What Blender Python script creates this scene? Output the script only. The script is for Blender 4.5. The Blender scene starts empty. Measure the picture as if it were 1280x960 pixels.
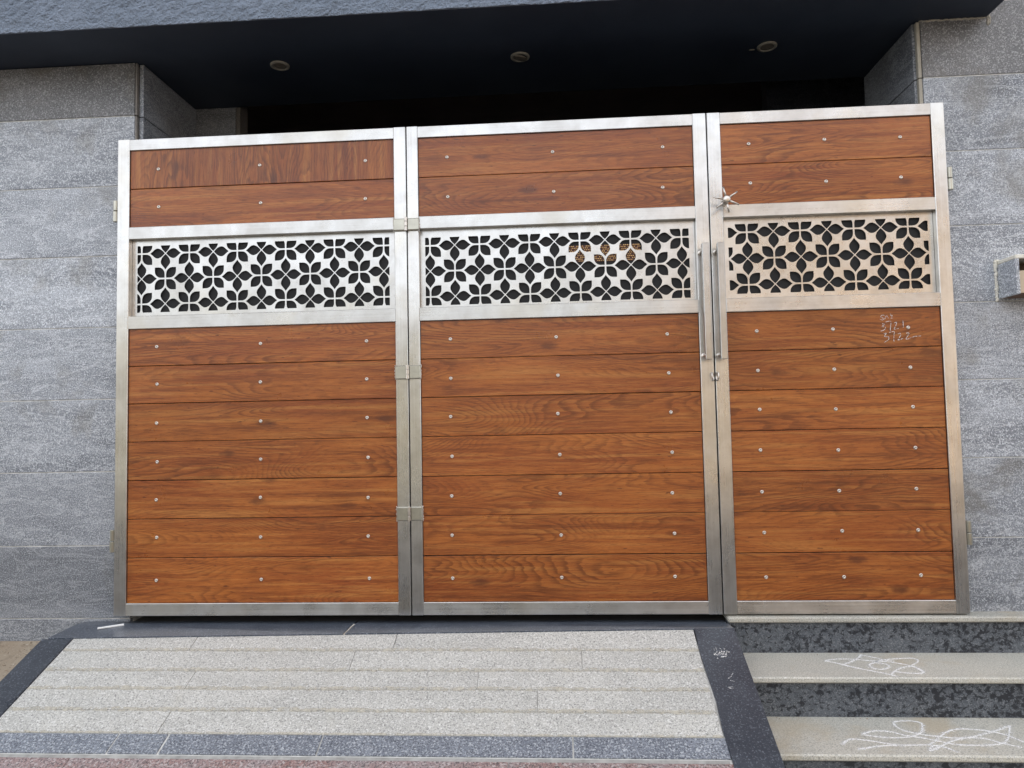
import bpy, bmesh, math, random
from mathutils import Vector, Matrix
random.seed(7)
S = bpy.context.scene
COL = S.collection
rad = math.radians

# ------------------------------------------------------------------ camera
cd = bpy.data.cameras.new('camera'); cam = bpy.data.objects.new('camera', cd); COL.objects.link(cam)
cr, cu, cf = Vector((0.99782688, 0.06283337, -0.01983628)), Vector((0.02311173, -0.05183864, 0.998388)), Vector((-0.0617038, 0.99667684, 0.05317817))
M = Matrix((cr, cu, -cf)).transposed().to_4x4(); M.translation = (1.92775, -3.00308, 0.8066)
cam.matrix_world = M
cd.sensor_fit = 'HORIZONTAL'; cd.sensor_width = 36; cd.lens = 890/1280*36; cd.clip_start = .05; cd.clip_end = 500
S.camera = cam

# ------------------------------------------------------------------ daylight
SUN_EL, SUN_AZ = 50, 200         # degrees; azimuth from straight in front of the gate towards its right: the sun stands behind the house, the gate is in open shade
w = bpy.data.worlds.new('World'); S.world = w; w.use_nodes = True
nt = w.node_tree; bg = nt.nodes['Background']
sky = nt.nodes.new('ShaderNodeTexSky'); sky.sky_type = 'NISHITA'; sky.sun_disc = False
sky.sun_elevation = rad(SUN_EL); sky.sun_rotation = rad(180 - SUN_AZ); sky.air_density = 1.0; sky.dust_density = 5.0; sky.ozone_density = 1.0
hz = nt.nodes.new('ShaderNodeMix'); hz.data_type = 'RGBA'; hz.inputs['Factor'].default_value = .72
hz.inputs['B'].default_value = (5.6, 5.7, 5.9, 1)          # plain white mixed in as an added cloud veil, to whiten the skylight
nt.links.new(sky.outputs[0], hz.inputs['A']); nt.links.new(hz.outputs['Result'], bg.inputs[0]); bg.inputs[1].default_value = 0.15
sd = bpy.data.lights.new('sun', 'SUN'); sun = bpy.data.objects.new('sun', sd); COL.objects.link(sun)
sd.energy = 2.6; sd.angle = rad(2); sd.color = (1.0, .965, .92)
dv = Vector((math.sin(rad(SUN_AZ))*math.cos(rad(SUN_EL)), -math.cos(rad(SUN_AZ))*math.cos(rad(SUN_EL)), math.sin(rad(SUN_EL))))
sun.rotation_euler = dv.to_track_quat('Z', 'Y').to_euler(); sun.location = (4, -6, 9)
S.view_settings.view_transform = 'Standard'; S.view_settings.look = 'None'; S.view_settings.gamma = 1; S.view_settings.use_curve_mapping = False
S.view_settings.exposure = 1.3

# ------------------------------------------------------------------ materials
class N:
    def __init__(s, name):
        s.m = bpy.data.materials.new(name); s.m.use_nodes = True; s.t = s.m.node_tree
        s.b = s.t.nodes['Principled BSDF']; s.out = s.t.nodes['Material Output']
    def n(s, typ, **kw):
        x = s.t.nodes.new(typ)
        for k, v in kw.items():
            if k.startswith('i_'): x.inputs[k[2:].replace('_', ' ')].default_value = v
            else: setattr(x, k, v)
        return x
    def l(s, a, b): s.t.links.new(a, b)
    def co(s, scale=(1,1,1), rnd=40.0, rot=(0,0,0)):
        c = s.n('ShaderNodeTexCoord'); oi = s.n('ShaderNodeObjectInfo')
        m = s.n('ShaderNodeMath', operation='MULTIPLY'); s.l(oi.outputs['Random'], m.inputs[0]); m.inputs[1].default_value = rnd
        a = s.n('ShaderNodeVectorMath', operation='ADD'); s.l(c.outputs['Object'], a.inputs[0]); s.l(m.outputs[0], a.inputs[1])
        p = s.n('ShaderNodeMapping'); p.inputs['Scale'].default_value = scale; p.inputs['Rotation'].default_value = rot
        s.l(a.outputs[0], p.inputs['Vector']); return p.outputs[0]
    def noise(s, v, scale, detail=4, rough=.55, dist=0.0):
        x = s.n('ShaderNodeTexNoise'); x.inputs['Scale'].default_value = scale; x.inputs['Detail'].default_value = detail
        x.inputs['Roughness'].default_value = rough; x.inputs['Distortion'].default_value = dist; s.l(v, x.inputs['Vector']); return x.outputs['Fac']
    def ramp(s, f, stops):
        r = s.n('ShaderNodeValToRGB'); e = r.color_ramp.elements
        while len(e) < len(stops): e.new(.5)
        for k, (p, c) in enumerate(stops):
            e[k].position = p; e[k].color = (c, c, c, 1) if isinstance(c, (int, float)) else (*c, 1)
        s.l(f, r.inputs[0]); return r.outputs[0]
    def mix(s, f, a, b, mode='MIX'):
        x = s.n('ShaderNodeMix', data_type='RGBA', blend_type=mode)
        for sock, val in ((x.inputs['Factor'], f), (x.inputs['A'], a), (x.inputs['B'], b)):
            if isinstance(val, (int, float)): sock.default_value = val
            elif isinstance(val, tuple): sock.default_value = (*val, 1)
            else: s.l(val, sock)
        return x.outputs['Result']
    def math(s, op, a, b=None):
        x = s.n('ShaderNodeMath', operation=op)
        for i, val in enumerate((a, b)):
            if val is None: continue
            if isinstance(val, (int, float)): x.inputs[i].default_value = val
            else: s.l(val, x.inputs[i])
        return x.outputs[0]
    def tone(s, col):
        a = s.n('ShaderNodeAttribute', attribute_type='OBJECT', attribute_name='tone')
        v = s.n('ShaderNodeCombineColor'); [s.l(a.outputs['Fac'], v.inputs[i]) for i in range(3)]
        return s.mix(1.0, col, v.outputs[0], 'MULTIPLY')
    def bump(s, h, strength, dist=.002):
        x = s.n('ShaderNodeBump'); x.inputs['Strength'].default_value = strength; x.inputs['Distance'].default_value = dist
        s.l(h, x.inputs['Height']); s.l(x.outputs[0], s.b.inputs['Normal'])
    def set(s, **kw):
        for k, v in kw.items():
            i = s.b.inputs[k.replace('_', ' ')]
            if isinstance(v, (int, float)): i.default_value = v
            elif isinstance(v, tuple): i.default_value = (*v, 1)
            else: s.l(v, i)
        return s

def steel(name, axis):
    q = N(name)
    sc = {'x': (2, 160, 160), 'z': (160, 160, 2), 'n': (60, 60, 60)}[axis]
    v = q.co(sc); br = q.noise(v, 1.0, 3, .6)
    v2 = q.co((1, 1, 1)); blot = q.noise(v2, 9, 5, .6, .3); fine = q.noise(v2, 60, 3, .6)
    sm = q.noise(q.co((3, 3, 1.5)), 2.2, 4, .6, .5)
    c = q.mix(q.ramp(blot, [(.38, 0.0), (.68, 1.0)]), (.66, .65, .63), (.50, .48, .45))
    c = q.mix(q.ramp(br, [(.3, 0.0), (.75, .4)]), c, (.78, .77, .75))
    c = q.mix(q.ramp(fine, [(.60, 0.0), (.76, .35)]), c, (.50, .47, .43))
    tan = q.noise(q.co((1.2, 1.2, 1.2)), 3.0, 3, .55, .6)
    c = q.mix(q.ramp(tan, [(.52, 0.0), (.68, .30)]), c, (.60, .54, .42))          # heat tint and grime of handling
    spk = q.noise(v2, 130, 2, .6)
    c = q.mix(q.ramp(spk, [(.72, 0.0), (.77, .4)]), c, (.34, .31, .27))
    r = q.math('ADD', q.math('MULTIPLY', br, .14), q.math('MULTIPLY', sm, .26)); r = q.math('ADD', r, .10)
    if axis != 'n':
        tv = q.n('ShaderNodeCombineXYZ'); tv.inputs[0].default_value, tv.inputs[2].default_value = (0, 1) if axis == 'x' else (1, 0)
        q.l(tv.outputs[0], q.b.inputs['Tangent']); q.b.inputs['Anisotropic'].default_value = .7
    q.bump(q.math('ADD', br, q.math('MULTIPLY', sm, 6.0)), .16, .0008)
    return q.set(Base_Color=q.tone(c), Metallic=1.0, Roughness=r).m

def wood(name, vertical=False):
    q = N(name)
    S3 = lambda l, m, x: (l, m, x) if not vertical else (x, m, l)       # l along the grain, x across it
    warp = q.noise(q.co(S3(2.0, 1, 5.0), 60), 1.0, 2, .5)
    fld = q.noise(q.co(S3(.95, 1, 5.6), 60), 1.0, 1.5, .4, .25)
    jit = q.noise(q.co(S3(10, 1, 60), 60), 1.0, 3, .6)
    k = q.math('ADD', q.math('MULTIPLY', fld, 46.0), q.math('MULTIPLY', jit, 1.0))
    fr = q.math('FRACT', k)
    ring = q.ramp(fr, [(0.0, .10), (.45, .30), (.80, 1.0), (.93, .85), (1.0, .10)])
    rm = q.ramp(warp, [(.36, .15), (.60, 1.0)])
    fib = q.noise(q.co(S3(14, 9, 330), 60), 1.0, 5, .7)
    streak = q.noise(q.co(S3(1.6, 1, 48), 60), 1.0, 4, .62)
    pore = q.noise(q.co(S3(34, 20, 420), 60), 1.0, 2, .5)
    big = q.noise(q.co(S3(1.7, 1, 8), 60), 1.0, 4, .55)
    vk = q.n('ShaderNodeTexVoronoi', feature='F1'); q.l(q.co(S3(3.1, .001, 7.5), 60), vk.inputs['Vector']); vk.inputs['Scale'].default_value = 1.0
    wv = q.noise(q.co(S3(12, 12, 30), 60), 1.0, 4, .65)
    kd = q.math('ADD', vk.outputs['Distance'], q.math('MULTIPLY', q.math('SUBTRACT', wv, .5), .34))
    knot = q.ramp(kd, [(.0, 1.0), (.06, .85), (.16, 0.0)])
    c = q.mix(q.ramp(big, [(.32, 0.0), (.66, 1.0)]), (.290, .070, .016), (.445, .138, .028))
    c = q.mix(q.ramp(streak, [(.34, .75), (.50, 0.0)]), c, (.50, .20, .050))
    c = q.mix(q.ramp(streak, [(.52, 0.0), (.68, .75)]), c, (.17, .045, .012))
    c = q.mix(q.math('MULTIPLY', q.math('MULTIPLY', ring, rm), .74), c, (.125, .032, .009))
    c = q.mix(q.ramp(fib, [(.50, 0.0), (.66, .50)]), c, (.12, .034, .011))
    c = q.mix(q.ramp(fib, [(.34, .40), (.48, 0.0)]), c, (.50, .19, .05))
    c = q.mix(q.ramp(pore, [(.60, 0.0), (.68, .45)]), c, (.08, .024, .01))
    fleck = q.noise(q.co(S3(22, 22, 110), 60), 1.0, 2, .5)
    c = q.mix(q.ramp(fleck, [(.70, 0.0), (.75, .7)]), c, (.07, .020, .010))
    c = q.mix(q.math('MULTIPLY', knot, .70), c, (.085, .024, .012))
    c = q.tone(c)
    rg = q.math('ADD', q.math('MULTIPLY', q.noise(q.co((6, 6, 6), 60), 1.0, 5, .6), .22), .20)
    q.bump(fib, .10, .0006)
    return q.set(Base_Color=c, Roughness=rg, Specular_IOR_Level=.5).m

def granite(name, a, b, dark, white, size=170, cloud=5.0, stretch=(1,1,1), rough=.5, dk=(.60, .68), wk=(.63, .70), dkm=.8, wkm=.7, stain=None, bump=.25, veins=None, rot=(0,0,0)):
    q = N(name); v = q.co((1,1,1), 30); vs = q.co(stretch, 30, rot)
    cl = q.noise(vs, cloud, 6, .62, .6)
    c = q.mix(q.ramp(cl, [(.32, 0.0), (.68, 1.0)]), a, b)
    if veins:
        vn = q.noise(vs, cloud*1.7, 5, .6, 1.6)
        c = q.mix(q.ramp(vn, [(.47, 0.0), (.5, veins[1]), (.53, 0.0)]), c, veins[0])
    g1 = q.noise(v, size, 2, .7); g2 = q.noise(v, size*.77, 2, .7, .2)
    # two sparser grains from a second offset
    c = q.mix(q.ramp(g1, [(dk[0], 0.0), (dk[1], dkm)]), c, dark)
    c = q.mix(q.ramp(g2, [(1-wk[1], wkm), (1-wk[0], 0.0)]), c, white)
    if stain:
        st = q.noise(v, stain[1], 5, .65, .4)
        c = q.mix(q.ramp(st, [(stain[2], 0.0), (stain[2]+.14, stain[3])]), c, stain[0])
    c = q.tone(c)
    rg = q.math('ADD', q.math('MULTIPLY', cl, .15), rough-.07)
    q.bump(g1, bump, .0015)
    return q.set(Base_Color=c, Roughness=rg).m

def plain(name, a, b=None, scale=6, rough=.7, metallic=0.0, bump=None, detail=5):
    q = N(name); b = b or tuple(x*.8 for x in a); v = q.co((1,1,1), 20)
    c = q.mix(q.ramp(q.noise(v, scale, detail, .6, .3), [(.3, 0.0), (.7, 1.0)]), a, b)
    if bump: q.bump(q.noise(v, bump[0], bump[3] if len(bump) > 3 else 3, .6), bump[1], bump[2])
    return q.set(Base_Color=q.tone(c), Roughness=rough, Metallic=metallic).m

STX, STZ, STN = steel('brushed_steel_rail', 'x'), steel('brushed_steel_stile', 'z'), steel('steel_sheet', 'n')
WOOD, WOODV = wood('oiled_wood_laminate'), wood('oiled_wood_laminate_upright', True)
SILVER = plain('rivet_steel', (.76,.70,.63), (.58,.53,.48), 30, .3, 1.0)
BLACK = plain('dark_backing', (.006,.006,.007), (.009,.009,.010), 12, .7)
TILE = granite('grey_granite_tile', (.185,.20,.23), (.47,.495,.54), (.11,.12,.14), (.80,.83,.87), 250, 2.4, (.7,1,2.8), .36, stain=((.21,.195,.165), 2.6, .55, .55), veins=((.74,.76,.80), .60), rot=(0,.18,0), dk=(.50,.62), dkm=.75, wk=(.52,.62), wkm=.82)
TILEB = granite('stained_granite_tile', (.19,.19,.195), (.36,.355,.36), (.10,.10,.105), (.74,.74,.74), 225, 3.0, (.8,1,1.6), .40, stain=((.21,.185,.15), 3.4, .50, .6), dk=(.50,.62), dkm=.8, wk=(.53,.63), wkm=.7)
EDGE = granite('granite_tile_edge', (.30,.27,.24), (.20,.19,.18), (.12,.11,.10), (.5,.48,.45), 120, 9, (1,1,.5), .6)
GROUT = plain('cement_grout', (.78,.77,.73), (.42,.41,.38), 18, .9)
CEMENT = plain('cream_cement', (.70,.66,.56), (.56,.51,.42), 22, .85, bump=(90,.5,.003))
RAMPG = granite('white_granite_paving', (.47,.465,.43), (.58,.57,.525), (.16,.155,.15), (.82,.81,.78), 190, 3.5, (1,1.6,1), .6, dk=(.51,.62), dkm=.8, wk=(.53,.64), wkm=.7, stain=((.50,.475,.40), 4.0, .58, .35))
BLUEG = granite('blue_grey_granite', (.17,.19,.225), (.26,.285,.325), (.05,.055,.07), (.62,.65,.68), 190, 7, (1,1,1), .42, dk=(.50,.60), dkm=.85, wk=(.53,.64), wkm=.75)
PINKG = granite('pink_granite', (.34,.19,.165), (.33,.29,.295), (.06,.055,.06), (.58,.52,.50), 150, 4, (1,1,1), .5, dk=(.49,.60), wk=(.52,.64), wkm=.8)
BORD = granite('dark_polished_granite', (.034,.040,.052), (.055,.063,.078), (.012,.014,.020), (.20,.22,.25), 200, 6, (1,1,1), .30, wk=(.55,.68), wkm=.7, bump=.06, stain=((.15,.155,.16), 6, .64, .35))
TREAD = granite('grey_beige_granite', (.50,.49,.43), (.60,.565,.48), (.17,.165,.15), (.74,.72,.67), 230, 3, (1,1,1), .5, dk=(.51,.63), dkm=.7, wk=(.52,.64), wkm=.7, stain=((.50,.41,.28), 2.6, .52, .6))
def riser_mat():
    q = N('black_pearl_granite'); v = q.co((1,1,1.2), 30)
    cl = q.noise(v, 7, 4, .6, .5); fn = q.noise(v, 210, 2, .7); md = q.noise(v, 90, 4, .75, .4)
    bl = q.noise(v, 44, 6, .72, .5); sz = q.noise(v, 6, 2, .5)
    c = q.mix(q.ramp(cl, [(.3, 0.0), (.7, 1.0)]), (.060,.070,.085), (.100,.112,.128))
    c = q.mix(q.ramp(md, [(.50, 0.0), (.60, .65)]), c, (.17,.185,.205))
    c = q.mix(q.ramp(fn, [(.56, 0.0), (.64, .55)]), c, (.34,.36,.38))
    k = q.math('ADD', bl, q.math('MULTIPLY', q.math('SUBTRACT', sz, .5), .35))
    c = q.mix(q.ramp(k, [(.515, 0.0), (.555, .94)]), c, (.014,.017,.024))
    q.bump(fn, .1, .001)
    return q.set(Base_Color=q.tone(c), Roughness=.32).m
RISER = riser_mat()
STUCCO = plain('blue_stucco', (.22,.265,.335), (.29,.34,.425), 5, .9, bump=(80, 1.0, .03, 4))
NAVY = plain('navy_ceiling_paint', (.020,.029,.049), (.036,.049,.074), 2.2, .62, bump=(160,.3,.002))
INNER = plain('dim_interior_plaster', (.46,.38,.36), (.36,.31,.30), 2, .9)
INFLOOR = plain('garage_floor_stone', (.16,.15,.14), (.12,.115,.11), 3, .6)
DIRT = granite('dusty_brown_concrete', (.28,.215,.15), (.36,.30,.225), (.15,.11,.08), (.52,.46,.38), 120, 5, (1,1,1), .85, stain=((.13,.095,.065), 7, .55, .6))
ROAD = plain('dusty_asphalt_road', (.115,.11,.105), (.09,.085,.08), 9, .9, bump=(120,.6,.004))
CHALK = plain('white_chalk', (.86,.86,.84), (.80,.80,.78), 40, .95)
def steel_knob():
    return plain('hinge_steel', (.55,.53,.45), (.44,.42,.36), 24, .34, 1.0)
HINGE = steel_knob()
def chalkline(name, thr, dens):
    q = N(name); v = q.co((1,1,1), 3)
    a = q.ramp(q.noise(v, dens, 3, .7), [(thr-.02, 0.0), (thr+.14, 1.0)])
    q.set(Base_Color=(.86,.85,.83), Roughness=.95)
    q.l(a, q.b.inputs['Alpha']); return q.m
CHALK_FLOOR, CHALK_WRITE, CHALK_DUST = chalkline('chalk_on_granite', .36, 220), chalkline('chalk_on_wood', .44, 260), chalkline('scuffed_scratch', .47, 200)
CHALK_HAZE = chalkline('chalk_dust_haze', .50, 120)
BRASS = plain('gold_beads', (.78,.52,.25), (.66,.42,.20), 60, .3, .8)
RUBY = plain('dark_red_bead_ground', (.10,.03,.02), (.06,.02,.015), 40, .5)
RIM = plain('cream_lamp_rim', (.34,.32,.27), (.24,.22,.18), 60, .6)
LENS = plain('clouded_lamp_glass', (.22,.19,.15), (.15,.13,.105), 70, .45)
PLATE = plain('cream_switch_plate', (.62,.50,.36), (.55,.43,.30), 9, .5)
HOUSE = plain('beige_house_plaster', (.60,.45,.31), (.53,.40,.28), 2, .9)
TRIM = plain('brown_window_wood', (.12,.07,.04), (.09,.05,.03), 8, .6)
GLASS = plain('dark_window_glass', (.03,.035,.04), (.02,.025,.03), 3, .1)
OLIVE = plain('tan_compound_plaster', (.29,.27,.21), (.23,.22,.17), 1.5, .9)

# ------------------------------------------------------------------ helpers
def link(name, me, mat, parent=None, loc=(0,0,0), tone=None):
    o = bpy.data.objects.new(name, me); COL.objects.link(o)
    if mat and not me.materials: me.materials.append(mat)
    if parent: o.parent = parent
    o.location = loc
    o['tone'] = float(tone if tone is not None else 1.0)
    return o
def finish(bm, name, smooth=False):
    me = bpy.data.meshes.new(name); bmesh.ops.recalc_face_normals(bm, faces=bm.faces); bm.to_mesh(me); bm.free()
    if smooth:
        for p in me.polygons: p.use_smooth = True
    return me
def box_bm(x0, x1, y0, y1, z0, z1, bev=0.0, bm=None, seg=1):
    own = bmesh.new(); bmesh.ops.create_cube(own, size=1)
    for v in own.verts: v.co = Vector(((x0+x1)/2+v.co.x*(x1-x0), (y0+y1)/2+v.co.y*(y1-y0), (z0+z1)/2+v.co.z*(z1-z0)))
    if bev: bmesh.ops.bevel(own, geom=own.edges[:], offset=bev, segments=seg, profile=.5, affect='EDGES')
    if bm is None: return own
    me = bpy.data.meshes.new('t'); own.to_mesh(me); own.free(); bm.from_mesh(me); bpy.data.meshes.remove(me); return bm
def box(name, b, mat, parent=None, bev=0.0, tone=None):
    """box from world extents, mesh centred on the object's own origin"""
    x0, x1, y0, y1, z0, z1 = b; c = Vector(((x0+x1)/2, (y0+y1)/2, (z0+z1)/2))
    bm = box_bm(x0-c.x, x1-c.x, y0-c.y, y1-c.y, z0-c.z, z1-c.z, bev)
    base = parent.location if parent else Vector()
    return link(name, finish(bm, name), mat, parent, c-base, tone)
def thing(name, label, cat, loc=(0,0,0), group=None):
    o = bpy.data.objects.new(name, None); COL.objects.link(o); o.location = loc; o.empty_display_size = .1
    return tag(o, label, cat, group)
def tag(o, label=None, cat=None, group=None, kind=None):
    for k, v in (('label', label), ('category', cat), ('group', group), ('kind', kind)):
        if v: o[k] = v
    return o
def lathe(profile, n=20, axis='y'):
    """profile: (r, h) pairs; revolved about the axis, h along it"""
    bm = bmesh.new(); rings = []
    for r, h in profile:
        if r < 1e-6: rings.append([bm.verts.new((0, h, 0) if axis == 'y' else (0, 0, h))]); continue
        ring = []
        for k in range(n):
            a = 2*math.pi*k/n; c, s = math.cos(a)*r, math.sin(a)*r
            ring.append(bm.verts.new((c, h, s) if axis == 'y' else (c, s, h)))
        rings.append(ring)
    for A, B in zip(rings, rings[1:]):
        for k in range(n):
            k2 = (k+1) % n
            if len(A) == 1 and len(B) > 1: bm.faces.new((A[0], B[k], B[k2]))
            elif len(B) == 1 and len(A) > 1: bm.faces.new((A[k], A[k2], B[0]))
            elif len(A) > 1: bm.faces.new((A[k], A[k2], B[k2], B[k]))
    return bm
def tube_between(a, b, r0, r1, n=10, bm=None):
    bm = bm or bmesh.new(); a, b = Vector(a), Vector(b); q = (b-a).to_track_quat('Z', 'Y')
    L = (b-a).length; R = []
    for (h, r) in ((0, r0), (L, r1)):
        R.append([bm.verts.new(a + q @ Vector((math.cos(2*math.pi*k/n)*r, math.sin(2*math.pi*k/n)*r, h))) for k in range(n)])
    for k in range(n): bm.faces.new((R[0][k], R[0][(k+1) % n], R[1][(k+1) % n], R[1][k]))
    bm.faces.new(R[0][::-1]); bm.faces.new(R[1]); return bm
def prism(pts, depth_vec, name, mat, parent=None, bev=0.0, tone=None, kind=None):
    """closed polygon (world points) pushed along depth_vec"""
    P = [Vector(p) for p in pts]; c = sum(P, Vector())/len(P); d = Vector(depth_vec)
    bm = bmesh.new(); A = [bm.verts.new(p-c) for p in P]; B = [bm.verts.new(p-c+d) for p in P]
    n = len(P); bm.faces.new(A); bm.faces.new(B[::-1])
    for k in range(n): bm.faces.new((A[k], B[k], B[(k+1) % n], A[(k+1) % n]))
    bmesh.ops.recalc_face_normals(bm, faces=bm.faces)
    if bev: bmesh.ops.bevel(bm, geom=bm.edges[:], offset=bev, segments=1, profile=.5, affect='EDGES')
    base = parent.location if parent else Vector()
    return link(name, finish(bm, name), mat, parent, c-base, tone)
def catmull(P, n=5):
    if len(P) < 3: return [Vector(p) for p in P]
    P = [Vector(p) for p in P]; out = []
    Q = [P[0]*2-P[1]] + P + [P[-1]*2-P[-2]]
    for i in range(1, len(Q)-2):
        for k in range(n):
            t = k/n; a, b, c, d = Q[i-1:i+3]
            out.append(.5*((2*b)+(c-a)*t+(2*a-5*b+4*c-d)*t*t+(3*b-a-3*c+d)*t*t*t))
    out.append(P[-1]); return out
def ribbons(strokes, to3, nrm, width, thick=.0008, smooth=True, rng=random.Random(3)):
    """low raised strips along 2-D strokes lying on a plane; to3 maps (u,v) to a point"""
    bm = bmesh.new(); nrm = Vector(nrm)
    for si, st in enumerate(strokes):
        P = catmull([(*p, 0) for p in st], 5) if smooth else [Vector((*p, 0)) for p in st]
        L = []; lift = thick*(1+.15*si)
        for i, p in enumerate(P):
            a, b = P[max(i-1, 0)], P[min(i+1, len(P)-1)]; t = (b-a); t.z = 0
            t = t.normalized() if t.length > 1e-9 else Vector((1,0,0)); s = Vector((-t.y, t.x, 0))*(width*.5*(.75+.5*rng.random()))
            l, r = to3(*(p+s)[:2]), to3(*(p-s)[:2])
            L.append([bm.verts.new(l), bm.verts.new(l+nrm*lift), bm.verts.new(r+nrm*lift), bm.verts.new(r)])
        for A, B in zip(L, L[1:]):
            for k in range(3): bm.faces.new((A[k], A[k+1], B[k+1], B[k]))
    return bm

# ================================================================== SETTING
G = .06                                     # front of the stone walls; the gate hangs just before it
box('street', (-60, 60, -60, 9.5, -.80, -.604), ROAD)['kind'] = 'structure'
RZ = lambda y: -.0175 + .42*(y+.12)         # height of the ramp surface
# dusty concrete beside the ramp, falling with it
gd = prism([(-4, .06, -.118), (-.19, .06, -.118), (-.19, -.20, RZ(-.20)-.012), (-.19, -1.5, -.60), (-4, -1.5, -.60), (-4, -.20, RZ(-.2)-.02)], (0,0,-.06), 'ground', DIRT)
gd['kind'] = 'structure'
box('garage_floor', (-1.5, 5.2, .07, 5.2, -.20, -.042), INFLOOR)['kind'] = 'structure'
box('garage_ceiling', (-1.5, 5.2, .57, 5.2, 3.2, 3.3), INNER)['kind'] = 'structure'
bw = thing('garage_back_wall', 'dim plaster back wall inside the garage, glimpsed above the gate', 'wall', (1.8, 5.0, 0))
box('wall', (-1.5, 5.2, 5.0, 5.15, -.02, 3.2), INNER, bw, tone=.8)
box('door', (2.3, 4.4, 4.93, 4.99, -.02, 2.95), TRIM, bw, .01, .6)
box('wall_panel', (1.05, 1.45, 4.95, 4.99, 2.2, 3.1), TRIM, bw, .01, .8)
for x0, x1, lb in ((-1.62, -1.5, 'dim plaster side wall at the left inside the garage'), (5.2, 5.32, 'dim plaster side wall at the right inside the garage')):
    tag(box('garage_side_wall', (x0, x1, .6, 5.15, -.02, 3.2), INNER), lb, 'wall')

JZ = [-.122, -.022, .295, .621, .944, 1.268, 1.592, 1.912, 2.235]
def tiled_wall(name, label, x0, x1, ztop, widths, tones, start, corner):
    """corner: +1 when the gateway opening lies on the wall's right-hand side, -1 on its left"""
    t = thing(name, label, 'wall', ((x0+x1)/2, G, JZ[0]))
    zs = JZ + ztop
    box('cement_bedding', (x0+.004, x1-.004, G+.0035, G+.50, JZ[0]+.002, zs[-1]-.002), GROUT, t)
    for r in range(len(zs)-1):
        g = .0022
        xs = [x0] + [x for x in widths[r % len(widths)] if x0+.05 < x < x1-.05] + [x1]
        for a, b in zip(xs, xs[1:]):
            lo, hi = a + (g if a != x0 else 0), b - (g if b != x1 else 0)
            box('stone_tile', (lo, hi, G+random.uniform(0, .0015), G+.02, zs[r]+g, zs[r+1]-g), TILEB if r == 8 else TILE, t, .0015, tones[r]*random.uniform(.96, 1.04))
    # reveal, running back beside the gateway
    xe = x1 if corner > 0 else x0
    zr = [z for z in zs if z > .2]
    zr = [-.02] + zr
    for a, b in zip(zr, zr[1:]):
        b = min(b, 2.484)
        if b - a < .05: continue
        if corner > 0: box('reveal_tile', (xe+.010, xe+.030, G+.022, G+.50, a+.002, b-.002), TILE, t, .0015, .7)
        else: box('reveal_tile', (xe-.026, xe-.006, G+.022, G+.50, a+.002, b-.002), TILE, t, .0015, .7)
    return t
WL = tiled_wall('stone_wall', 'grey granite tiled wall at the left of the gate, behind its hinges', -3.2, .038, [2.484], [(-.78, -1.6, -2.4), (-.62, -1.4, -2.3)], [.62, .60, .80, .90, .98, 1.04, 1.02, .93, .66], 0, 1)  # row tones paint the dimmer ground reflection into the lower tiles
box('edge_strip', (.0395, .0465, G+.004, G+.02, 1.9, 2.235), EDGE, WL, .001)
box('edge_strip', (.0395, .0465, G+.004, G+.02, 2.239, 2.482), EDGE, WL, .001)
WR = tiled_wall('stone_wall', 'grey granite tiled wall at the right of the gate, with a small niche box on it', 3.517, 6.2, [2.5565, 2.88, 3.349], [(4.35, 5.2), (4.6, 5.5)], [.7, .72, .84, .94, .92, 1.0, .95, .88, .74, 1.0, 1.0, 1.0], 0, -1)  # lower rows darkened here too, their dim reflection put into the tone
for a, b in ((1.2, 1.59), (1.594, 1.910), (1.914, 2.233), (2.237, 2.480)):
    box('edge_strip', (3.500, 3.5145, G+.003, G+.02, a, b), CEMENT, WR, .001, .72)
# cement squeezed out where the ceiling meets the right wall
bm = bmesh.new()
for i in range(40):
    x = 3.515+.275*i/40; r = random.uniform(.002, .0055)
    bmesh.ops.create_icosphere(bm, subdivisions=1, radius=r, matrix=Matrix.Translation((x-3.65, random.uniform(-.001, .002), random.uniform(-.004, .001))) @ Matrix.Diagonal((2.2, .8, 1, 1)))
for i in range(26):
    bmesh.ops.create_icosphere(bm, subdivisions=1, radius=random.uniform(.003, .008), matrix=Matrix.Translation((3.794-3.65+random.uniform(-.004, .008), random.uniform(-.001, .002), -.03+.075*i/26)) @ Matrix.Diagonal((1, .8, 1.5, 1)))
link('mortar_bead', finish(bm, 'mortar_bead', True), CEMENT, WR, Vector((3.65, G, 2.484))-WR.location, .7)['kind'] = 'stuff'

# stub wall deeper in on the left
st = thing('inner_stone_wall', 'narrow grey granite wall stub in the shade deeper inside, above the left leaf', 'wall', (.17, .565, 0))
for k, (a, b) in enumerate(((-.02, 1.0), (1.003, 1.65), (1.653, 2.30), (2.303, 3.19))):
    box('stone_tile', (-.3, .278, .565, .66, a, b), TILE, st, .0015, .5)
box('edge_strip', (.281, .302, .567, .66, -.02, 3.19), EDGE, st, .001, .6)
st2 = thing('inner_stone_wall', 'narrow grey granite wall stub in the shade deeper inside, above the right leaf', 'wall', (3.6, .70, 0))
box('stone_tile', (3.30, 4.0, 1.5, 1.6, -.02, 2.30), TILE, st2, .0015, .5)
box('stone_tile', (3.30, 4.0, 1.5, 1.6, 2.303, 3.19), TILE, st2, .0015, .5)

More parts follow.
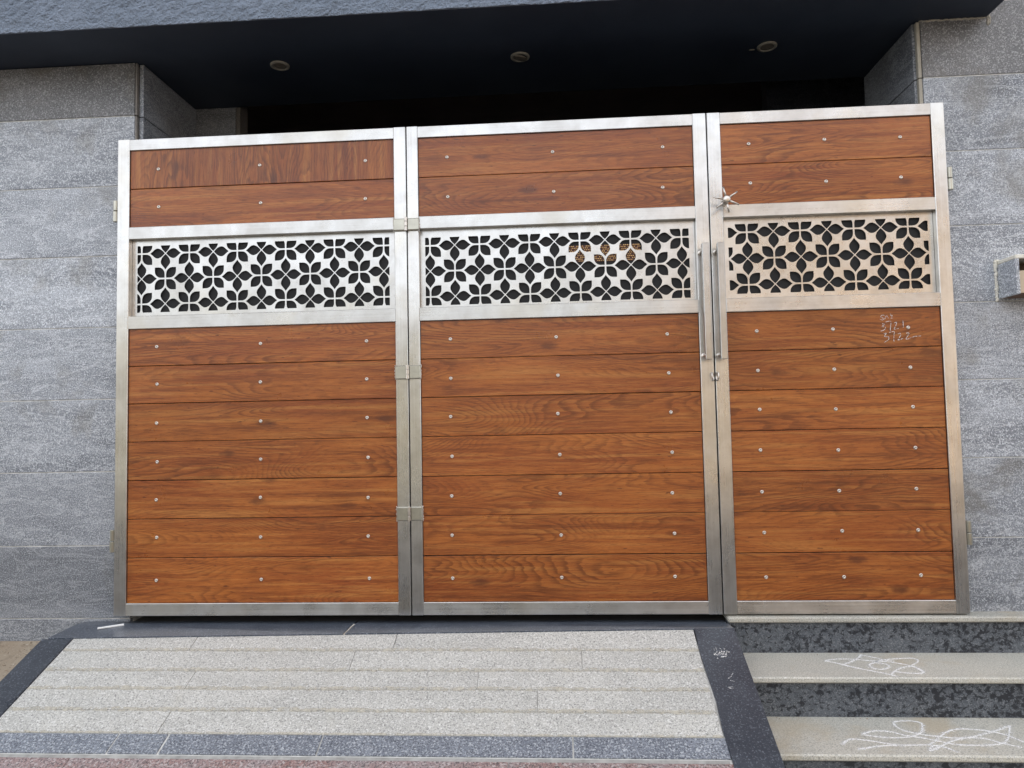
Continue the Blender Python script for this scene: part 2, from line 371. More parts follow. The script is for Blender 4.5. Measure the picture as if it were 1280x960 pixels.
# overhang above the gate
oh = thing('overhang', 'concrete overhang above the gate, rough blue fascia and dark navy underside', 'overhang', (1.5, 0, 2.485))
box('soffit', (-4.0, 3.79, -.218, .5595, 2.486, 2.60), NAVY, oh)
def fascia():
    nx, nz = 420, 70; x0, x1, z0, z1 = -4.0, 3.791, 2.483, 3.35
    bm = bmesh.new(); from mathutils import noise as nz_
    rows = []
    for j in range(nz+1):
        row = []
        for i in range(nx+1):
            x = x0+(x1-x0)*i/nx; z = z0+(z1-z0)*j/nz
            d = .007*nz_.noise(Vector((x*38, 0, z*38))) + .004*nz_.noise(Vector((x*75, 5, z*75)))
            if j == 0: z += .0025*nz_.noise(Vector((x*25, 9, 0)))
            row.append(bm.verts.new((x-1.5, -.225+d, z-2.485)))
        rows.append(row)
    for j in range(nz):
        for i in range(nx): bm.faces.new((rows[j][i], rows[j][i+1], rows[j+1][i+1], rows[j+1][i]))
    back = [bm.verts.new((x-1.5, -.217, z-2.485)) for x, z in ((x0, z0), (x1, z0), (x1, z1), (x0, z1))]
    bm.faces.new(back)
    bm.faces.new([back[1], back[0]] + rows[0]); bm.faces.new([back[2], back[1]] + [r[-1] for r in rows])
    bm.faces.new([back[0], back[3]] + [r[0] for r in rows[::-1]]); bm.faces.new([back[3], back[2]] + rows[-1][::-1])
    return finish(bm, 'fascia')
link('fascia', fascia(), STUCCO, oh, (0,0,0))
box('upstand', (-4.0, 3.789, -.216, .05, 2.601, 3.35), NAVY, oh)
for i, (x, y, lb, tilt) in enumerate(((.679, .157, 'round recessed downlight in the ceiling above the left leaf', 0), (1.797, .19, 'round recessed downlight above the middle leaf, its glass hanging askew', 10), (2.919, .211, 'round recessed downlight in the ceiling above the right leaf', 0))):
    t = thing('downlight', lb, 'light', (x, y, 2.486), 'recessed downlights in the overhang ceiling')
    link('rim', finish(lathe([(.030, .002), (.031, -.006), (.036, -.0075), (.043, -.005), (.044, 0), (.044, .001)], 32, 'z'), 'rim', True), RIM, t, tone=1.0)
    ln = link('lens', finish(lathe([(0, -.004), (.02, -.0045), (.0305, -.003), (.0305, .001)], 28, 'z'), 'lens', True), LENS, t)
    if tilt: ln.rotation_euler = (rad(7), rad(tilt), 0); ln.location.z = -.006
    if i == 2:
        link('rim_spring', finish(box_bm(-.075, -.05, .02, .026, -.003, 0, .0005), 'rim_spring'), RIM, t)

# sill and ramp
sl = thing('door_sill', 'dark grey granite sill under the left and middle leaves', 'sill', (1.2, 0, -.02))
zl = RZ(-.172)+.008
for a, b, f0, f1, tn in ((-.165, 1.052, -.172, -.150, 1.0), (1.060, 2.600, -.150, -.122, 1.0)):
    prism([(a, .059, -.034), (b, .059, -.034), (b, .0, -.029), (b, f1, RZ(f1)+.003), (a, f0, RZ(f0)+.004), (a, .0, -.029)], (0,0,-.05), 'sill_slab', BORD, sl, .001, tn*1.7)
box('joint_strip', (1.0525, 1.0595, -.146, -.001, -.06, -.0305), CEMENT, sl)
def on_ramp(name, x0, x1, ya, yb, mat, parent, up=0.0, bev=.0015, tone=None, ragged=0):
    """slab whose top lies on the ramp plane, ya the lower end"""
    pts = [(x0, ya), (x1, ya), (x1, yb), (x0, yb)]
    if ragged:
        n = 12; pts = [(x1, ya), (x1, yb)] + [(x0+random.uniform(-.004, .006)*ragged, yb+(ya-yb)*k/n) for k in range(n+1)]
    return prism([(x, y, RZ(y)+up) for x, y in pts], (0, .42*.05, -.05), name, mat, parent, 0 if ragged else bev, tone)
rp = thing('ramp', 'sloping driveway ramp of pale granite strips with a dark granite border', 'ramp', (1.2, -.6, RZ(-.6)))
YR = [-.118, -.235, -.335, -.4225, -.516, -.611]
rows = [[.46, 1.273], [1.13, 2.0], [.545, 1.62], [1.838], [.549]]
for r in range(5):
    xs = [-.058] + rows[r] + [2.443]
    for a, b in zip(xs, xs[1:]):
        yb = YR[r]-.0015
        if r == 0:
            f = lambda x: -.172 + (x+.165)/2.765*.05 - .002
            prism([(a+.0012, YR[1]+.0015, RZ(YR[1]+.0015)), (b-.0012, YR[1]+.0015, RZ(YR[1]+.0015)), (b-.0012, f(b), RZ(f(b))), (a+.0012, f(a), RZ(f(a)))], (0, .021, -.05), 'granite_slab', RAMPG, rp, .001, random.uniform(.96, 1.0))
        else: on_ramp('granite_slab', a+.0012, b-.0012, YR[r+1]+.0015, yb, RAMPG, rp, random.uniform(-.0006, .0006), .001, random.uniform(.975, 1.02))
# cement smeared over the long joints
for r in range(1, 6):
    bm = bmesh.new(); n = 150; y0 = YR[r]
    A = []; 
    for k in range(n+1):
        x = -.055+2.495*k/n; h1 = .006+.008*random.random(); h2 = .004+.005*random.random()
        if r == 5: h1, h2 = .004+.005*random.random(), .002
        A.append((bm.verts.new((x-1.2, (y0+h1)+.6, RZ(y0+h1)+.0009-rp.location.z)), bm.verts.new((x-1.2, (y0-h2)+.6, RZ(y0-h2)+.0009-rp.location.z))))
    for (a, b), (c, d) in zip(A, A[1:]): bm.faces.new((a, b, d, c))
    q = link('joint_mortar', finish(bm, 'joint_mortar'), None, rp)
def smear():
    q = N('smeared_joint_cement'); v = q.co((1,1,1), 10)
    a = q.ramp(q.noise(q.co((1,1,1), 10), 42, 4, .7), [(.36, 0.0), (.62, .85)])
    q.set(Base_Color=q.mix(q.noise(v, 130, 2, .6), (.66,.62,.52), (.50,.47,.39)), Roughness=.9); q.l(a, q.b.inputs['Alpha']); return q.m
SMEAR = smear()
for o in rp.children:
    if o.name.startswith('joint_mortar'): o.data.materials.append(SMEAR)
box('ramp_bed', (-.18, 2.595, -.30, -.05, -.5, -.17), GROUT, rp)
prism([(-.180, -.20, RZ(-.20)-.004), (-.180, -1.489, RZ(-1.489)-.004), (-.180, -1.489, -.60), (-.180, -.20, -.60)], (2.775,0,0), 'ramp_core', GROUT, rp)
for a, b in ((-.6, .418), (.422, .592), (.598, 1.124), (1.127, 1.954), (1.957, 2.447)):
    on_ramp('blue_granite_slab', max(a, -.058)+.001, b-.001, -.688, -.6135, BLUEG, rp, .0006, .0012, random.uniform(.9, 1.08))
on_ramp('joint_mortar', -.057, 2.44, -.702, -.690, GROUT, rp, -.003, .0005, .60)
for r, (ya, yb) in enumerate(((-.86, -.705), (-1.03, -.864), (-1.2, -1.034), (-1.37, -1.204), (-1.49, -1.374))):
    xs = [-.058, .31 + .2*r, 1.10, 1.75 - .12*r, 2.45]
    for a, b in zip(xs, xs[1:]): on_ramp('pink_granite_slab', a+.0012, b-.0012, ya, yb, PINKG, rp, 0, .001, random.uniform(.85, 1.15))
on_ramp('border_slab', 2.4455, 2.600, -1.49, -.125, BORD, rp, .004, .003, 1.0, ragged=1)
on_ramp('border_slab', -.187, -.060, -1.49, -.1765, BORD, rp, .003, .002, .95)
# scuffs on the right border
sc = [[(2.505,-.262), (2.515,-.255), (2.522,-.246)], [(2.515,-.249), (2.522,-.253), (2.530,-.266)], [(2.518,-.256), (2.530,-.262), (2.538,-.268)], [(2.498,-.259), (2.505,-.268)], [(2.524,-.270), (2.533,-.273)], [(2.526,-.248), (2.545,-.246)], [(2.540,-.25), (2.535,-.268)],
      [(2.515,-.375), (2.528,-.366), (2.538,-.35)], [(2.52,-.383), (2.533,-.389)], [(2.505,-.415), (2.520,-.412), (2.522,-.422)], [(2.508,-.418), (2.518,-.42)]]
rr = random.Random(5)
for k in range(30):
    x, y = 2.515+rr.gauss(0, .014), -.258+rr.gauss(0, .008); a = rr.uniform(0, 3.14); L_ = rr.uniform(.004, .012); sc.append([(x, y), (x+math.cos(a)*L_, y+math.sin(a)*L_)])
link('scuff_marks', finish(ribbons(sc, lambda x, y: Vector((x-1.2, y+.6, RZ(y)+.0045-rp.location.z)), (0,0,1), .0026, .0003, False), 'scuff_marks'), CHALK_DUST, rp)['kind'] = 'stuff'

# steps
ss = thing('entrance_steps', 'granite steps in front of the right leaf, pale treads over black risers', 'steps', (3.6, -.3, -.3))
F = [-.022, -.278, -.556, -.85]; Z = [-.003, -.150, -.300, -.450]
for k in range(4):
    th = .022
    x0 = 2.603
    box('tread', (x0, 4.7, F[k], (F[k-1]+.028 if k else .10), Z[k]-th, Z[k]), TREAD, ss, .005, [.85, 1.0, 1.0, .95][k])
    box('riser', (x0, 4.7, F[k]+.022, F[k]+.05, (Z[k+1]-.01 if k < 3 else -.6), Z[k]-th-.0005), RISER, ss, 0, 1.0)
box('riser_block', (2.61, 4.69, -.80, .05, -.62, -.48), GROUT, ss)
D1 = [[(3.1158, -0.025), (3.0883, -0.0672), (3.0451, -0.1082), (2.9964, -0.1481)], [(2.9492, -0.0983), (2.997, -0.0777), (3.0573, -0.0776), (3.1239, -0.0938), (3.1838, -0.1078), (3.2205, -0.1276), (3.252, -0.1569), (3.2608, -0.2044), (3.2596, -0.2321)], [(2.9492, -0.0983), (2.9815, -0.1184), (3.0278, -0.1674), (3.0764, -0.2053), (3.1235, -0.242), (3.1507, -0.270)], [(3.1158, -0.025), (3.1531, -0.0566), (3.1901, -0.0936), (3.2129, -0.1017)], [(3.1552, -0.0978), (3.1051, -0.1379), (3.0966, -0.1729), (3.1204, -0.1919), (3.1637, -0.1669), (3.1656, -0.1337), (3.1399, -0.1179), (3.157, -0.0937), (3.226, -0.0731), (3.2954, -0.0668), (3.3037, -0.0974), (3.2567, -0.1471), (3.2043, -0.1763), (3.1613, -0.2142), (3.1319, -0.2511)], [(3.1613, -0.2142), (3.2031, -0.2325), (3.2471, -0.2322), (3.2657, -0.2137), (3.2602, -0.1665), (3.2456, -0.1569)]]
D2 = [[(3.1916, -0.3421), (3.2037, -0.3053), (3.1702, -0.2864), (3.1167, -0.2962), (3.1047, -0.3289), (3.1177, -0.3717), (3.1635, -0.3989), (3.208, -0.4146), (3.2547, -0.4246), (3.3027, -0.4211)], [(3.1916, -0.3421), (3.1644, -0.385), (3.1063, -0.4203), (3.034, -0.4256), (2.9918, -0.4155), (2.9561, -0.4023)], [(2.9561, -0.4023), (3.0098, -0.3735), (3.0666, -0.3796), (3.1011, -0.4068), (3.1498, -0.4264), (3.1942, -0.4523), (3.239, -0.475), (3.293, -0.4791), (3.3512, -0.4755), (3.3931, -0.4618), (3.4344, -0.4215), (3.5003, -0.3228)], [(3.5003, -0.3228), (3.4108, -0.374), (3.3321, -0.4097), (3.2439, -0.4448), (3.1739, -0.4915), (3.1237, -0.524)], [(3.1463, -0.4792), (3.1896, -0.4391), (3.2474, -0.3837), (3.3041, -0.3546), (3.3621, -0.3565), (3.4108, -0.374), (3.4411, -0.4011), (3.4639, -0.4475), (3.4928, -0.4983)], [(3.1463, -0.4792), (3.0764, -0.483), (3.0071, -0.4856), (2.8979, -0.5157)], [(2.8592, -0.4844), (2.8981, -0.4441), (2.9391, -0.4434), (2.9888, -0.4625), (3.0421, -0.4837)], [(3.3027, -0.4211), (3.3553, -0.4296), (3.3874, -0.4619), (3.4354, -0.4931)], [(3.1237, -0.524), (3.1544, -0.4855), (3.1875, -0.4977), (3.2094, -0.5347)]]
for Dk, z, lb in ((D1, -.150, 'white chalk scribble of crossing loops on the upper grey tread'), (D2, -.300, 'long white chalk scribble of loops on the lower grey tread')):
    c = Vector((3.15, (-.15 if z > -.2 else -.41), z))
    o = link('chalk_drawing', finish(ribbons(Dk, lambda x, y: Vector((x-c.x, y-c.y, .0003)), (0,0,1), .0062, .0006), 'chalk_drawing'), CHALK_FLOOR, None, c)
    tag(o, lb, 'chalk drawing', 'chalk drawings on the steps')
    link('chalk_dust', finish(ribbons(Dk, lambda x, y: Vector((x-c.x, y-c.y, .0001)), (0,0,1), .019, .0002), 'chalk_dust'), CHALK_HAZE, o)
tag(link('chalk_stick', finish(tube_between((-.04, -.028, 0), (.04, .028, 0), .0042, .005, 14), 'chalk_stick'), CHALK, None, (.021, -.049, -.0258)), 'short white stick of chalk lying on the sill under the left leaf', 'chalk')

# loose grit that collects beside the ramp, along the joints and in the step corners
rg = random.Random(11); bm = bmesh.new()
def pebble(x, y, z, r):
    bmesh.ops.create_icosphere(bm, subdivisions=1, radius=r, matrix=Matrix.Translation((x, y, z+r*.3)) @ Matrix.Rotation(rg.random()*3, 4, 'Z') @ Matrix.Diagonal((rg.uniform(.8, 1.7), rg.uniform(.6, 1.1), rg.uniform(.35, .7), 1)))
for k in range(110):
    x = -.20-abs(rg.gauss(0, .16)); y = rg.choice((rg.uniform(.0, .055), rg.uniform(-.5, .05)))
    pebble(x, y, -.119 if y > -.2 else RZ(y)-.010, rg.uniform(.0015, .0055))
for k in range(70):
    st_ = rg.choice((1, 1, 2)); x = rg.choice((2.606+abs(rg.gauss(0, .05)), rg.uniform(2.62, 4.0))); y = F[st_-1]+.016-abs(rg.gauss(0, .012))
    pebble(x, y, Z[st_], rg.uniform(.001, .003))
for k in range(90):
    x = rg.uniform(-.05, 2.43); y = rg.choice(YR[1:])+rg.gauss(0, .012); pebble(x, y, RZ(y), rg.uniform(.0008, .0024))
for k in range(40):
    x = rg.uniform(-.1, 2.5); y = rg.uniform(-.12, .02); pebble(x, y, -.031, rg.uniform(.0008, .002))
gr = link('grit', finish(bm, 'grit'), DIRT, None, (0, 0, 0), 1.1); tag(gr, 'loose dusty grit scattered over the steps, ramp joints and ground', 'grit', None, 'stuff')
# ================================================================== GATE
T = .04                                     # depth of the frame tubes
ZB = [2.049, 1.875, 1.702]; ZL = [1.247, 1.083, .918, .751, .583, .417, .250, .057]
me_bolt = finish(lathe([(0, -.0008), (.0026, -.0010), (.0030, -.0030), (.0050, -.0034), (.0072, -.0022), (.0080, 0), (.0080, .003)], 16), 'bolt', True)
def petals(h):
    X = []
    a, b, R = .030, .445, .26
    q = [(a, a)] ; n = 6
    for k in range(n+1):                                    # rounded corner near (b, a)
        t = math.pi/2*k/n; q.append((b-R+R*math.sin(t), a+R-R*math.cos(t)))
    q.append((b, b))
    for k in range(n+1):
        t = math.pi/2*k/n; q.append((a+R-R*math.sin(t), b-R+R*math.cos(t)))
    X = q
    W = [(.025, 0), (.10, .082), (.18, .148), (.27, .190), (.34, .200), (.41, .184), (.48, .136), (.54, .082), (.60, .034), (.645, 0)]
    P = W + [(t, -w_) for t, w_ in W[-2:0:-1]]
    return X, P
def clip(poly, r):
    x0, x1, z0, z1 = r
    for ax, lim, sgn in ((0, x0, 1), (0, x1, -1), (1, z0, 1), (1, z1, -1)):
        out = []
        for i in range(len(poly)):
            p, q = poly[i-1], poly[i]; a, b = (p[ax]-lim)*sgn >= 0, (q[ax]-lim)*sgn >= 0
            if a != b:
                t = (lim-p[ax])/(q[ax]-p[ax]); out.append((p[0]+t*(q[0]-p[0]), p[1]+t*(q[1]-p[1])))
            if b: out.append(q)
        poly = out
        if len(poly) < 3: return []
    return poly
def area(p): return abs(sum(p[i-1][0]*p[i][1]-p[i][0]*p[i-1][1] for i in range(len(p)))/2)
def lattice_mesh(outer, inner, X0, hx, zrows):
    from mathutils.geometry import delaunay_2d_cdt
    cx, cz = (outer[0]+outer[1])/2, (outer[2]+outer[3])/2
    V, FC = [], []
    def sp(pts):
        if sum(pts[i-1][0]*pts[i][1]-pts[i][0]*pts[i-1][1] for i in range(len(pts))) < 0: pts = pts[::-1]
        FC.append(list(range(len(V), len(V)+len(pts)))); V.extend(Vector(((p[0]-cx)*10, (p[1]-cz)*10)) for p in pts)
    sp([(outer[0], outer[2]), (outer[1], outer[2]), (outer[1], outer[3]), (outer[0], outer[3])])
    X, P = petals(1); hz = (zrows[0]-zrows[2])/2
    for j in range(-1, 4):
        z = zrows[0]-hz*j
        for i in range(-2, 14):
            x = X0+hx*i
            for k in range(4):
                if (i+j) % 2 == 0:
                    s1, s2 = ((1,1), (-1,1), (-1,-1), (1,-1))[k]; pl = [(x+s1*u*hx, z+s2*v*hz) for u, v in X]
                else:
                    pl = [((x+u*hx, z+v*hz), (x-v*hx, z+u*hz), (x-u*hx, z-v*hz), (x+v*hx, z-u*hz))[k] for u, v in P]
                pl = clip(pl, inner)
                if len(pl) > 2 and area(pl) > 6e-6: sp(pl)
    v2, _, f2, _, _, fo = delaunay_2d_cdt(V, [], FC, 1, 1e-5)
    bm = bmesh.new(); vs = [bm.verts.new((v.x/10, .001, v.y/10)) for v in v2]
    fs = [bm.faces.new([vs[k] for k in f]) for f, o in zip(f2, fo) if list(o) == [0]]
    ex = bmesh.ops.extrude_face_region(bm, geom=fs)
    for g in ex['geom']:
        if isinstance(g, bmesh.types.BMVert): g.co.y = -.001
    bmesh.ops.delete(bm, geom=[v for v in bm.verts if not v.link_faces], context='VERTS')
    return finish(bm, 'lattice_panel'), cx, cz
LABEL = ['left gate leaf of brown boards, its top board with upright grain', 'middle gate leaf of brown boards with gold beads behind its steel lattice', 'right gate leaf of brown boards with the star knob and chalked numbers']
spec = [  # x0, x1, inner x0, inner x1, bolt columns, lattice (clip x0, x1, first flower, half pitch)
    (0.0, 1.298, .054, 1.245, (.184, .648, 1.117), (.0775, 1.2155, .0970, .10935)),
    (1.3025, 2.5865, 1.351, 2.531, (1.478, 1.935, 2.401), (1.3735, 2.5055, 1.3945, .1080)),
    (2.5915, 3.563, 2.646, 3.510, (2.766, 3.077, 3.382), (2.6695, 3.4885, 2.748, .1100))]
leaves = []
wt = [[.95, .88], [.95, .98], [1.0, 1.02]]
for i, (x0, x1, a, b, bolts, (lx0, lx1, X0, hx)) in enumerate(spec):
    t = thing('gate_leaf', LABEL[i], 'gate', (x0 if i < 2 else x1, T/2, 0), 'leaves of the driveway gate'); leaves.append(t)
    box('stile', (x0, a, 0, T, .003, 2.1), STZ, t, .002); box('stile', (b, x1, 0, T, .003, 2.1), STZ, t, .002)
    for z0, z1 in ((2.049, 2.0985), (1.648, 1.702), (1.247, 1.304), (.004, .057)):
        box('rail', (a-.0005, b+.0005, .0012 if z0 != 1.247 else -.0012, T-.001, z0, z1), STX, t, .0018)
    # boards, bolted on one above the other
    for zs in (ZB, ZL):
        for k, (zt, zb) in enumerate(zip(zs, zs[1:])):
            e = random.uniform(-.0006, .0006); up = (i == 0 and zs is ZB and k == 0)
            bd = box('board', (a+.0015, b-.0015, .0085+random.uniform(-.0004,.0006), .020, zb+.0012+e, zt-.0014+e), WOODV if up else WOOD, t, .0012, random.uniform(.90, 1.08))
            if up: bd['label'] = 'board with upright grain'
            for xb in bolts:
                o = link('bolt', me_bolt, SILVER, t, Vector((xb+random.uniform(-.003,.003), .0088, (zt+zb)/2+random.uniform(-.004,.004)))-t.location)
                o.rotation_euler = (0, random.uniform(0, 6), 0)
    zr = [(1.5868, 1.474, 1.3608), (1.578, 1.466, 1.354), (1.5885, 1.476, 1.3640)][i]
    me, cx, cz = lattice_mesh((a+.001, b-.001, 1.3045, 1.6475), (lx0, lx1, zr[2]-.0375, zr[0]+.036), X0, hx, zr)
    link('lattice_panel', me, STN, t, Vector((cx, .030, cz))-t.location)
    box('backing_sheet', (a+.002, b-.002, .0385, .0395, 1.306, 1.646), BLACK, t)
def part(name, bm, mat, leaf, loc, smooth=False): return link(name, finish(bm, name, smooth), mat, leaf, Vector(loc)-leaf.location)
L1, L2, L3 = leaves
# folding hinges between the left and middle leaves
for zc, hh in ((1.6655, .026), (1.027, .029), (.428, .029)):
    part('hinge_plate', box_bm(-.0275, .0235, -.0115, 0, -hh, hh, .0035), HINGE, L1, (1.2705, -.0015, zc))
    part('hinge_plate', box_bm(-.0235, .0265, -.0115, 0, -hh, hh, .0035), HINGE, L2, (1.3275, -.0015, zc+.0005))
    for k, (leaf, za, zb_) in enumerate(((L1, .012, .030), (L2, -.009, .011), (L1, -.029, -.010))):
        part('hinge_knuckle', lathe([(0, za), (.0062, za), (.0070, za+.001), (.0070, zb_-.001), (.0062, zb_), (0, zb_)], 16, 'z'), SILVER, leaf, (1.2985, -.0145, zc))
for leaf, xs in ((L1, (1.2425,)), (L2, (1.3545,))):
    for zc in (1.6655, 1.027, .428):
        bm = bmesh.new(); n = 16
        for k in range(n):
            bmesh.ops.create_icosphere(bm, subdivisions=1, radius=random.uniform(.0018, .0042), matrix=Matrix.Translation((random.uniform(-.0015,.0015), random.uniform(-.002,.001), -.030+.060*k/(n-1))))
        part('weld_bead', bm, SILVER, leaf, (xs[0], -.001, zc), True)['kind'] = 'stuff'
# gate hinges on the walls
for leaf, x, s in ((L1, -.022, 1), (L3, 3.585, -1)):
    for z in (1.783, .321):
        for za, zb_, r in ((.002, .048, .0115), (-.048, -.001, .0128)):
            part('hinge_barrel', lathe([(0, za), (r-.0015, za), (r, za+.0015), (r, zb_-.0015), (r-.0015, zb_), (0, zb_)], 28, 'z'), HINGE, leaf, (x, .026, z))
        part('hinge_plate', box_bm(min(0, s*.024), max(0, s*.024), .026, .031, -.045, -.004, .0006), SILVER, leaf, (x, 0, z))
        part('hinge_plate', box_bm(-.014, .014, .04, .0585, .004, .046, .0006), SILVER, leaf, (x, 0, z))
# pull handles, one each side of the meeting stiles
for leaf, xc in ((L2, 2.5545), (L3, 2.6165)):
    hd = part('pull_handle', box_bm(-.0135, .0135, -.0125, .0125, -.241, .241, .0018), STZ, leaf, (xc, -.052, 1.287)); hd['tone'] = .78
    for z in (.212, -.222):
        m = link('handle_post', finish(tube_between((0, 0, 0), (0, .052, 0), .007, .007, 14), 'handle_post', True), SILVER, hd, (-.008, .0, z))
        m2 = link('handle_washer', finish(lathe([(0, -.004), (.008, -.004), (.0125, -.002), (.013, 0), (.013, .002)], 18), 'handle_washer', True), SILVER, hd, (-.008, .0505, z))
    link('handle_screw', finish(lathe([(0, -.002), (.003, -.002), (.0035, 0)], 10, 'z'), 'handle_screw', True), SILVER, hd, (0, .003, -.241))
# locking eyes
for leaf, x, tilt in ((L2, 2.5775, -14), (L3, 2.5965, 10)):
    bm = bmesh.new(); n, m = 20, 8; R1, r1 = .0125, .0032; ring = []
    for u in range(n):
        A = 2*math.pi*u/n
        ring.append([bm.verts.new((r1*math.sin(2*math.pi*v/m), (R1*.75+r1*math.cos(2*math.pi*v/m))*math.cos(A), (R1*1.35+r1*math.cos(2*math.pi*v/m))*math.sin(A))) for v in range(m)])
    for u in range(n):
        for v in range(m): bm.faces.new((ring[u][v], ring[(u+1) % n][v], ring[(u+1) % n][(v+1) % m], ring[u][(v+1) % m]))
    o = part('lock_eye', bm, SILVER, leaf, (x, -.009, .978), True); o.rotation_euler = (0, rad(tilt*.4), rad(tilt*2))
# star knob of the bolt on the right leaf
kn = part('star_knob', lathe([(0, -.012), (.010, -.0115), (.0145, -.009), (.0155, -.004), (.0155, .006), (.010, .010), (.0065, .012), (.0065, .046), (.012, .048), (.012, .052), (0, .052)], 24), SILVER, L3, (2.649, -.052, 1.7075), True)
for dx, dz in ((-40, 180), (165, 118), (185, -85), (28, -195), (-150, -125), (-195, 45)):
    v = Vector((dx, 0, dz)).normalized()
    sp_ = tube_between(v*.010, v*.055, .0046, .0034, 10); link('spoke', finish(sp_, 'spoke', True), SILVER, kn)
# chalked writing on the topmost long board of the right leaf
Wr = [[(3.2868, 1.2154), (3.2763, 1.2157), (3.2715, 1.2096), (3.2831, 1.2015), (3.2784, 1.1964), (3.268, 1.1988)], [(3.2876, 1.1998), (3.2941, 1.2141), (3.3026, 1.201)], [(3.3096, 1.221), (3.3192, 1.202)], [(3.3122, 1.2007), (3.3177, 1.2145)], [(3.2747, 1.1809), (3.2866, 1.1781), (3.2741, 1.1691), (3.2884, 1.1668), (3.2825, 1.1549), (3.2688, 1.1506)], [(3.29, 1.1879), (3.3105, 1.1898), (3.3086, 1.1681), (3.3068, 1.1495)], [(3.3242, 1.1817), (3.3334, 1.1861), (3.3314, 1.1752), (3.3231, 1.1568), (3.3411, 1.1594)], [(3.3597, 1.1915), (3.3595, 1.162)], [(3.2794, 1.1394), (3.2908, 1.1407), (3.2828, 1.1285), (3.2991, 1.1249), (3.297, 1.1126), (3.2801, 1.1037)], [(3.303, 1.1434), (3.3136, 1.1469), (3.3225, 1.1454), (3.3202, 1.1274), (3.3192, 1.1058)], [(3.3371, 1.1363), (3.3447, 1.1392), (3.3474, 1.1329), (3.3391, 1.1161), (3.3374, 1.1115), (3.3556, 1.1172)], [(3.3685, 1.137), (3.3777, 1.1414), (3.3797, 1.1351), (3.3691, 1.1183), (3.3719, 1.1142), (3.3916, 1.1208), (3.4067, 1.1251), (3.4276, 1.1260)]]
part('chalk_writing', ribbons(Wr, lambda x, z: Vector((x-3.34, 0, z-1.16)), (0,-1,0), .0023, .0005, True), CHALK_WRITE, L3, (3.34, .0078, 1.16))
# beaded gold strip seen through the middle lattice
gs = thing('gold_bead_strip', 'gold beaded strip glimpsed through the cut-outs of the middle leaf lattice', 'ornament', (2.147, .0365, 1.522))
link('backing_band', finish(box_bm(-.152, .152, .0004, .0015, -.0365, .0365, .0003), 'backing_band'), RUBY, gs)
bm = bmesh.new()
for r in range(9):
    for c in range(38):
        if (r*2+c) % 5 == 4: continue
        bmesh.ops.create_icosphere(bm, subdivisions=1, radius=.0033+.0006*((r*7+c*3) % 3)/2, matrix=Matrix.Translation((-.148+c*.008+(.004 if r % 2 else 0), -.0012, -.032+r*.008)))
link('bead', finish(bm, 'bead', True), BRASS, gs)['kind'] = 'stuff'

# niche box on the right wall
CEM2 = plain('pale_cement', (.86,.83,.74), (.72,.68,.58), 22, .85)
nb = thing('niche_box', 'small granite box with cream cemented edges on the right wall', 'box', (3.95, G, 1.275))
box('side_panel', (3.775, 3.789, -.060, .0595, 1.278, 1.420), TILE, nb, .001, 1.1)
box('top_panel', (3.775, 4.14, -.060, .0595, 1.4205, 1.437), CEM2, nb, .003, 1.0)
box('side_panel', (4.126, 4.14, -.060, .0595, 1.278, 1.420), TILE, nb, .001, 1.1)
box('bottom_panel', (3.7895, 4.1255, -.040, .0595, 1.278, 1.286), TRIM, nb, .001, 1.6)
box('back_panel', (3.7895, 4.1255, .045, .0595, 1.2865, 1.42), TRIM, nb, 0, .8)
box('front_plate', (3.7895, 4.1255, -.055, -.045, 1.282, 1.372), PLATE, nb, .001)
part_bm = bmesh.new()
for (xa, xb, za, zb_) in ((3.815, 3.86, 1.297, 1.299), (3.815, 3.86, 1.353, 1.355), (3.815, 3.817, 1.299, 1.353)):
    box_bm(xa-3.95, xb-3.95, -.0563-G, -.0548-G, za-1.275, zb_-1.275, 0, part_bm)
link('plate_groove', finish(part_bm, 'plate_groove'), TRIM, nb)
bm = bmesh.new()
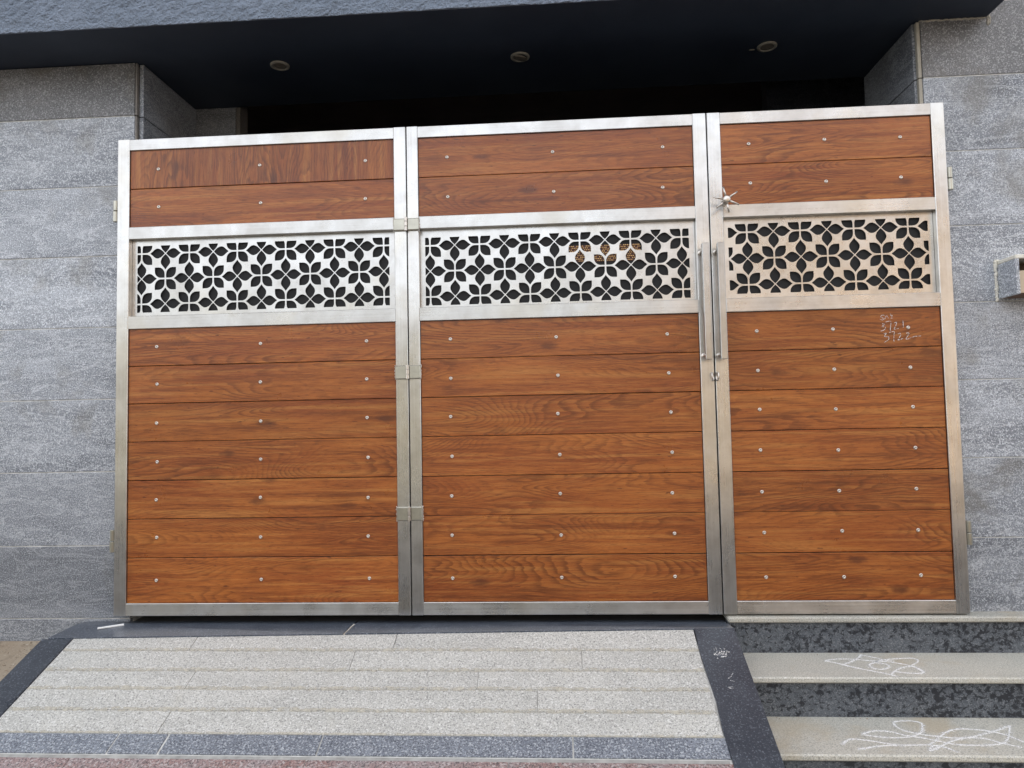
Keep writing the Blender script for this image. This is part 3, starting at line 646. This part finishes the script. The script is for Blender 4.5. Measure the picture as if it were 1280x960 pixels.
for k in range(60):
    z = 1.27+.165*k/60; bmesh.ops.create_icosphere(bm, subdivisions=1, radius=random.uniform(.004, .0075), matrix=Matrix.Translation((3.768+random.uniform(-.003,.003)-3.95, -.001, z-1.275)))
for k in range(50):
    x = 3.768+.36*k/50; bmesh.ops.create_icosphere(bm, subdivisions=1, radius=random.uniform(.003, .007), matrix=Matrix.Translation((x-3.95, -.001, 1.438-1.275+random.uniform(-.002,.003))))
link('mortar_bead', finish(bm, 'mortar_bead', True), CEM2, nb)['kind'] = 'stuff'

# the house itself rises over the gateway and shades it
ho = thing('house', 'blue stuccoed house rising over the overhang and gate', 'house', (1, 2.5, 3.36))
box('wall', (-12, 14, -.205, 9, 3.36, 8.2), STUCCO, ho)
box('side_wall', (-12, -1.63, .57, 9, -.7, 3.355), STUCCO, ho)
box('side_wall', (5.33, 14, .57, 9, -.7, 3.355), STUCCO, ho)
box('rear_wall', (-1.63, 5.33, 5.16, 9, -.7, 3.355), STUCCO, ho)
# ================================================================== ACROSS THE STREET (mirrored softly in the steel)
hs = thing('house', 'beige plastered house across the street, mirrored in the right leaf', 'house', (9, -12, -.6))
box('wall', (4.6, 15, -15, -11, -.6, 5.5), HOUSE, hs)
for x in (6.4, 9.6, 12.8):
    for z in (.6, 3.4):
        wn = box('window', (x-.65, x+.65, -11.0, -10.92, z, z+1.3), TRIM, hs, .01)
        box('pane', (x-.57, x+.57, -10.92, -10.90, z+.08, z+1.22), GLASS, None)
for o in list(COL.objects):
    if o.name.startswith('pane') and o.parent is None:
        near = min((c for c in hs.children if c.name.startswith('window')), key=lambda c: (c.location+hs.location-o.location).length)
        o.parent = near; o.location = o.location-near.location-hs.location
box('roof', (4.4, 15.2, -15.2, -10.7, 5.5, 5.7), HOUSE, hs, .02, .8)
lw = thing('compound_wall', 'tall plastered wall across the street', 'wall', (-4, -12, -.6))
box('wall', (-16, 4.5, -12.2, -12, -.6, 3.0), OLIVE, lw, .01, 1.0); box('coping', (-16, 4.5, -12.25, -11.95, 3.0, 3.08), OLIVE, lw, .01, .8)
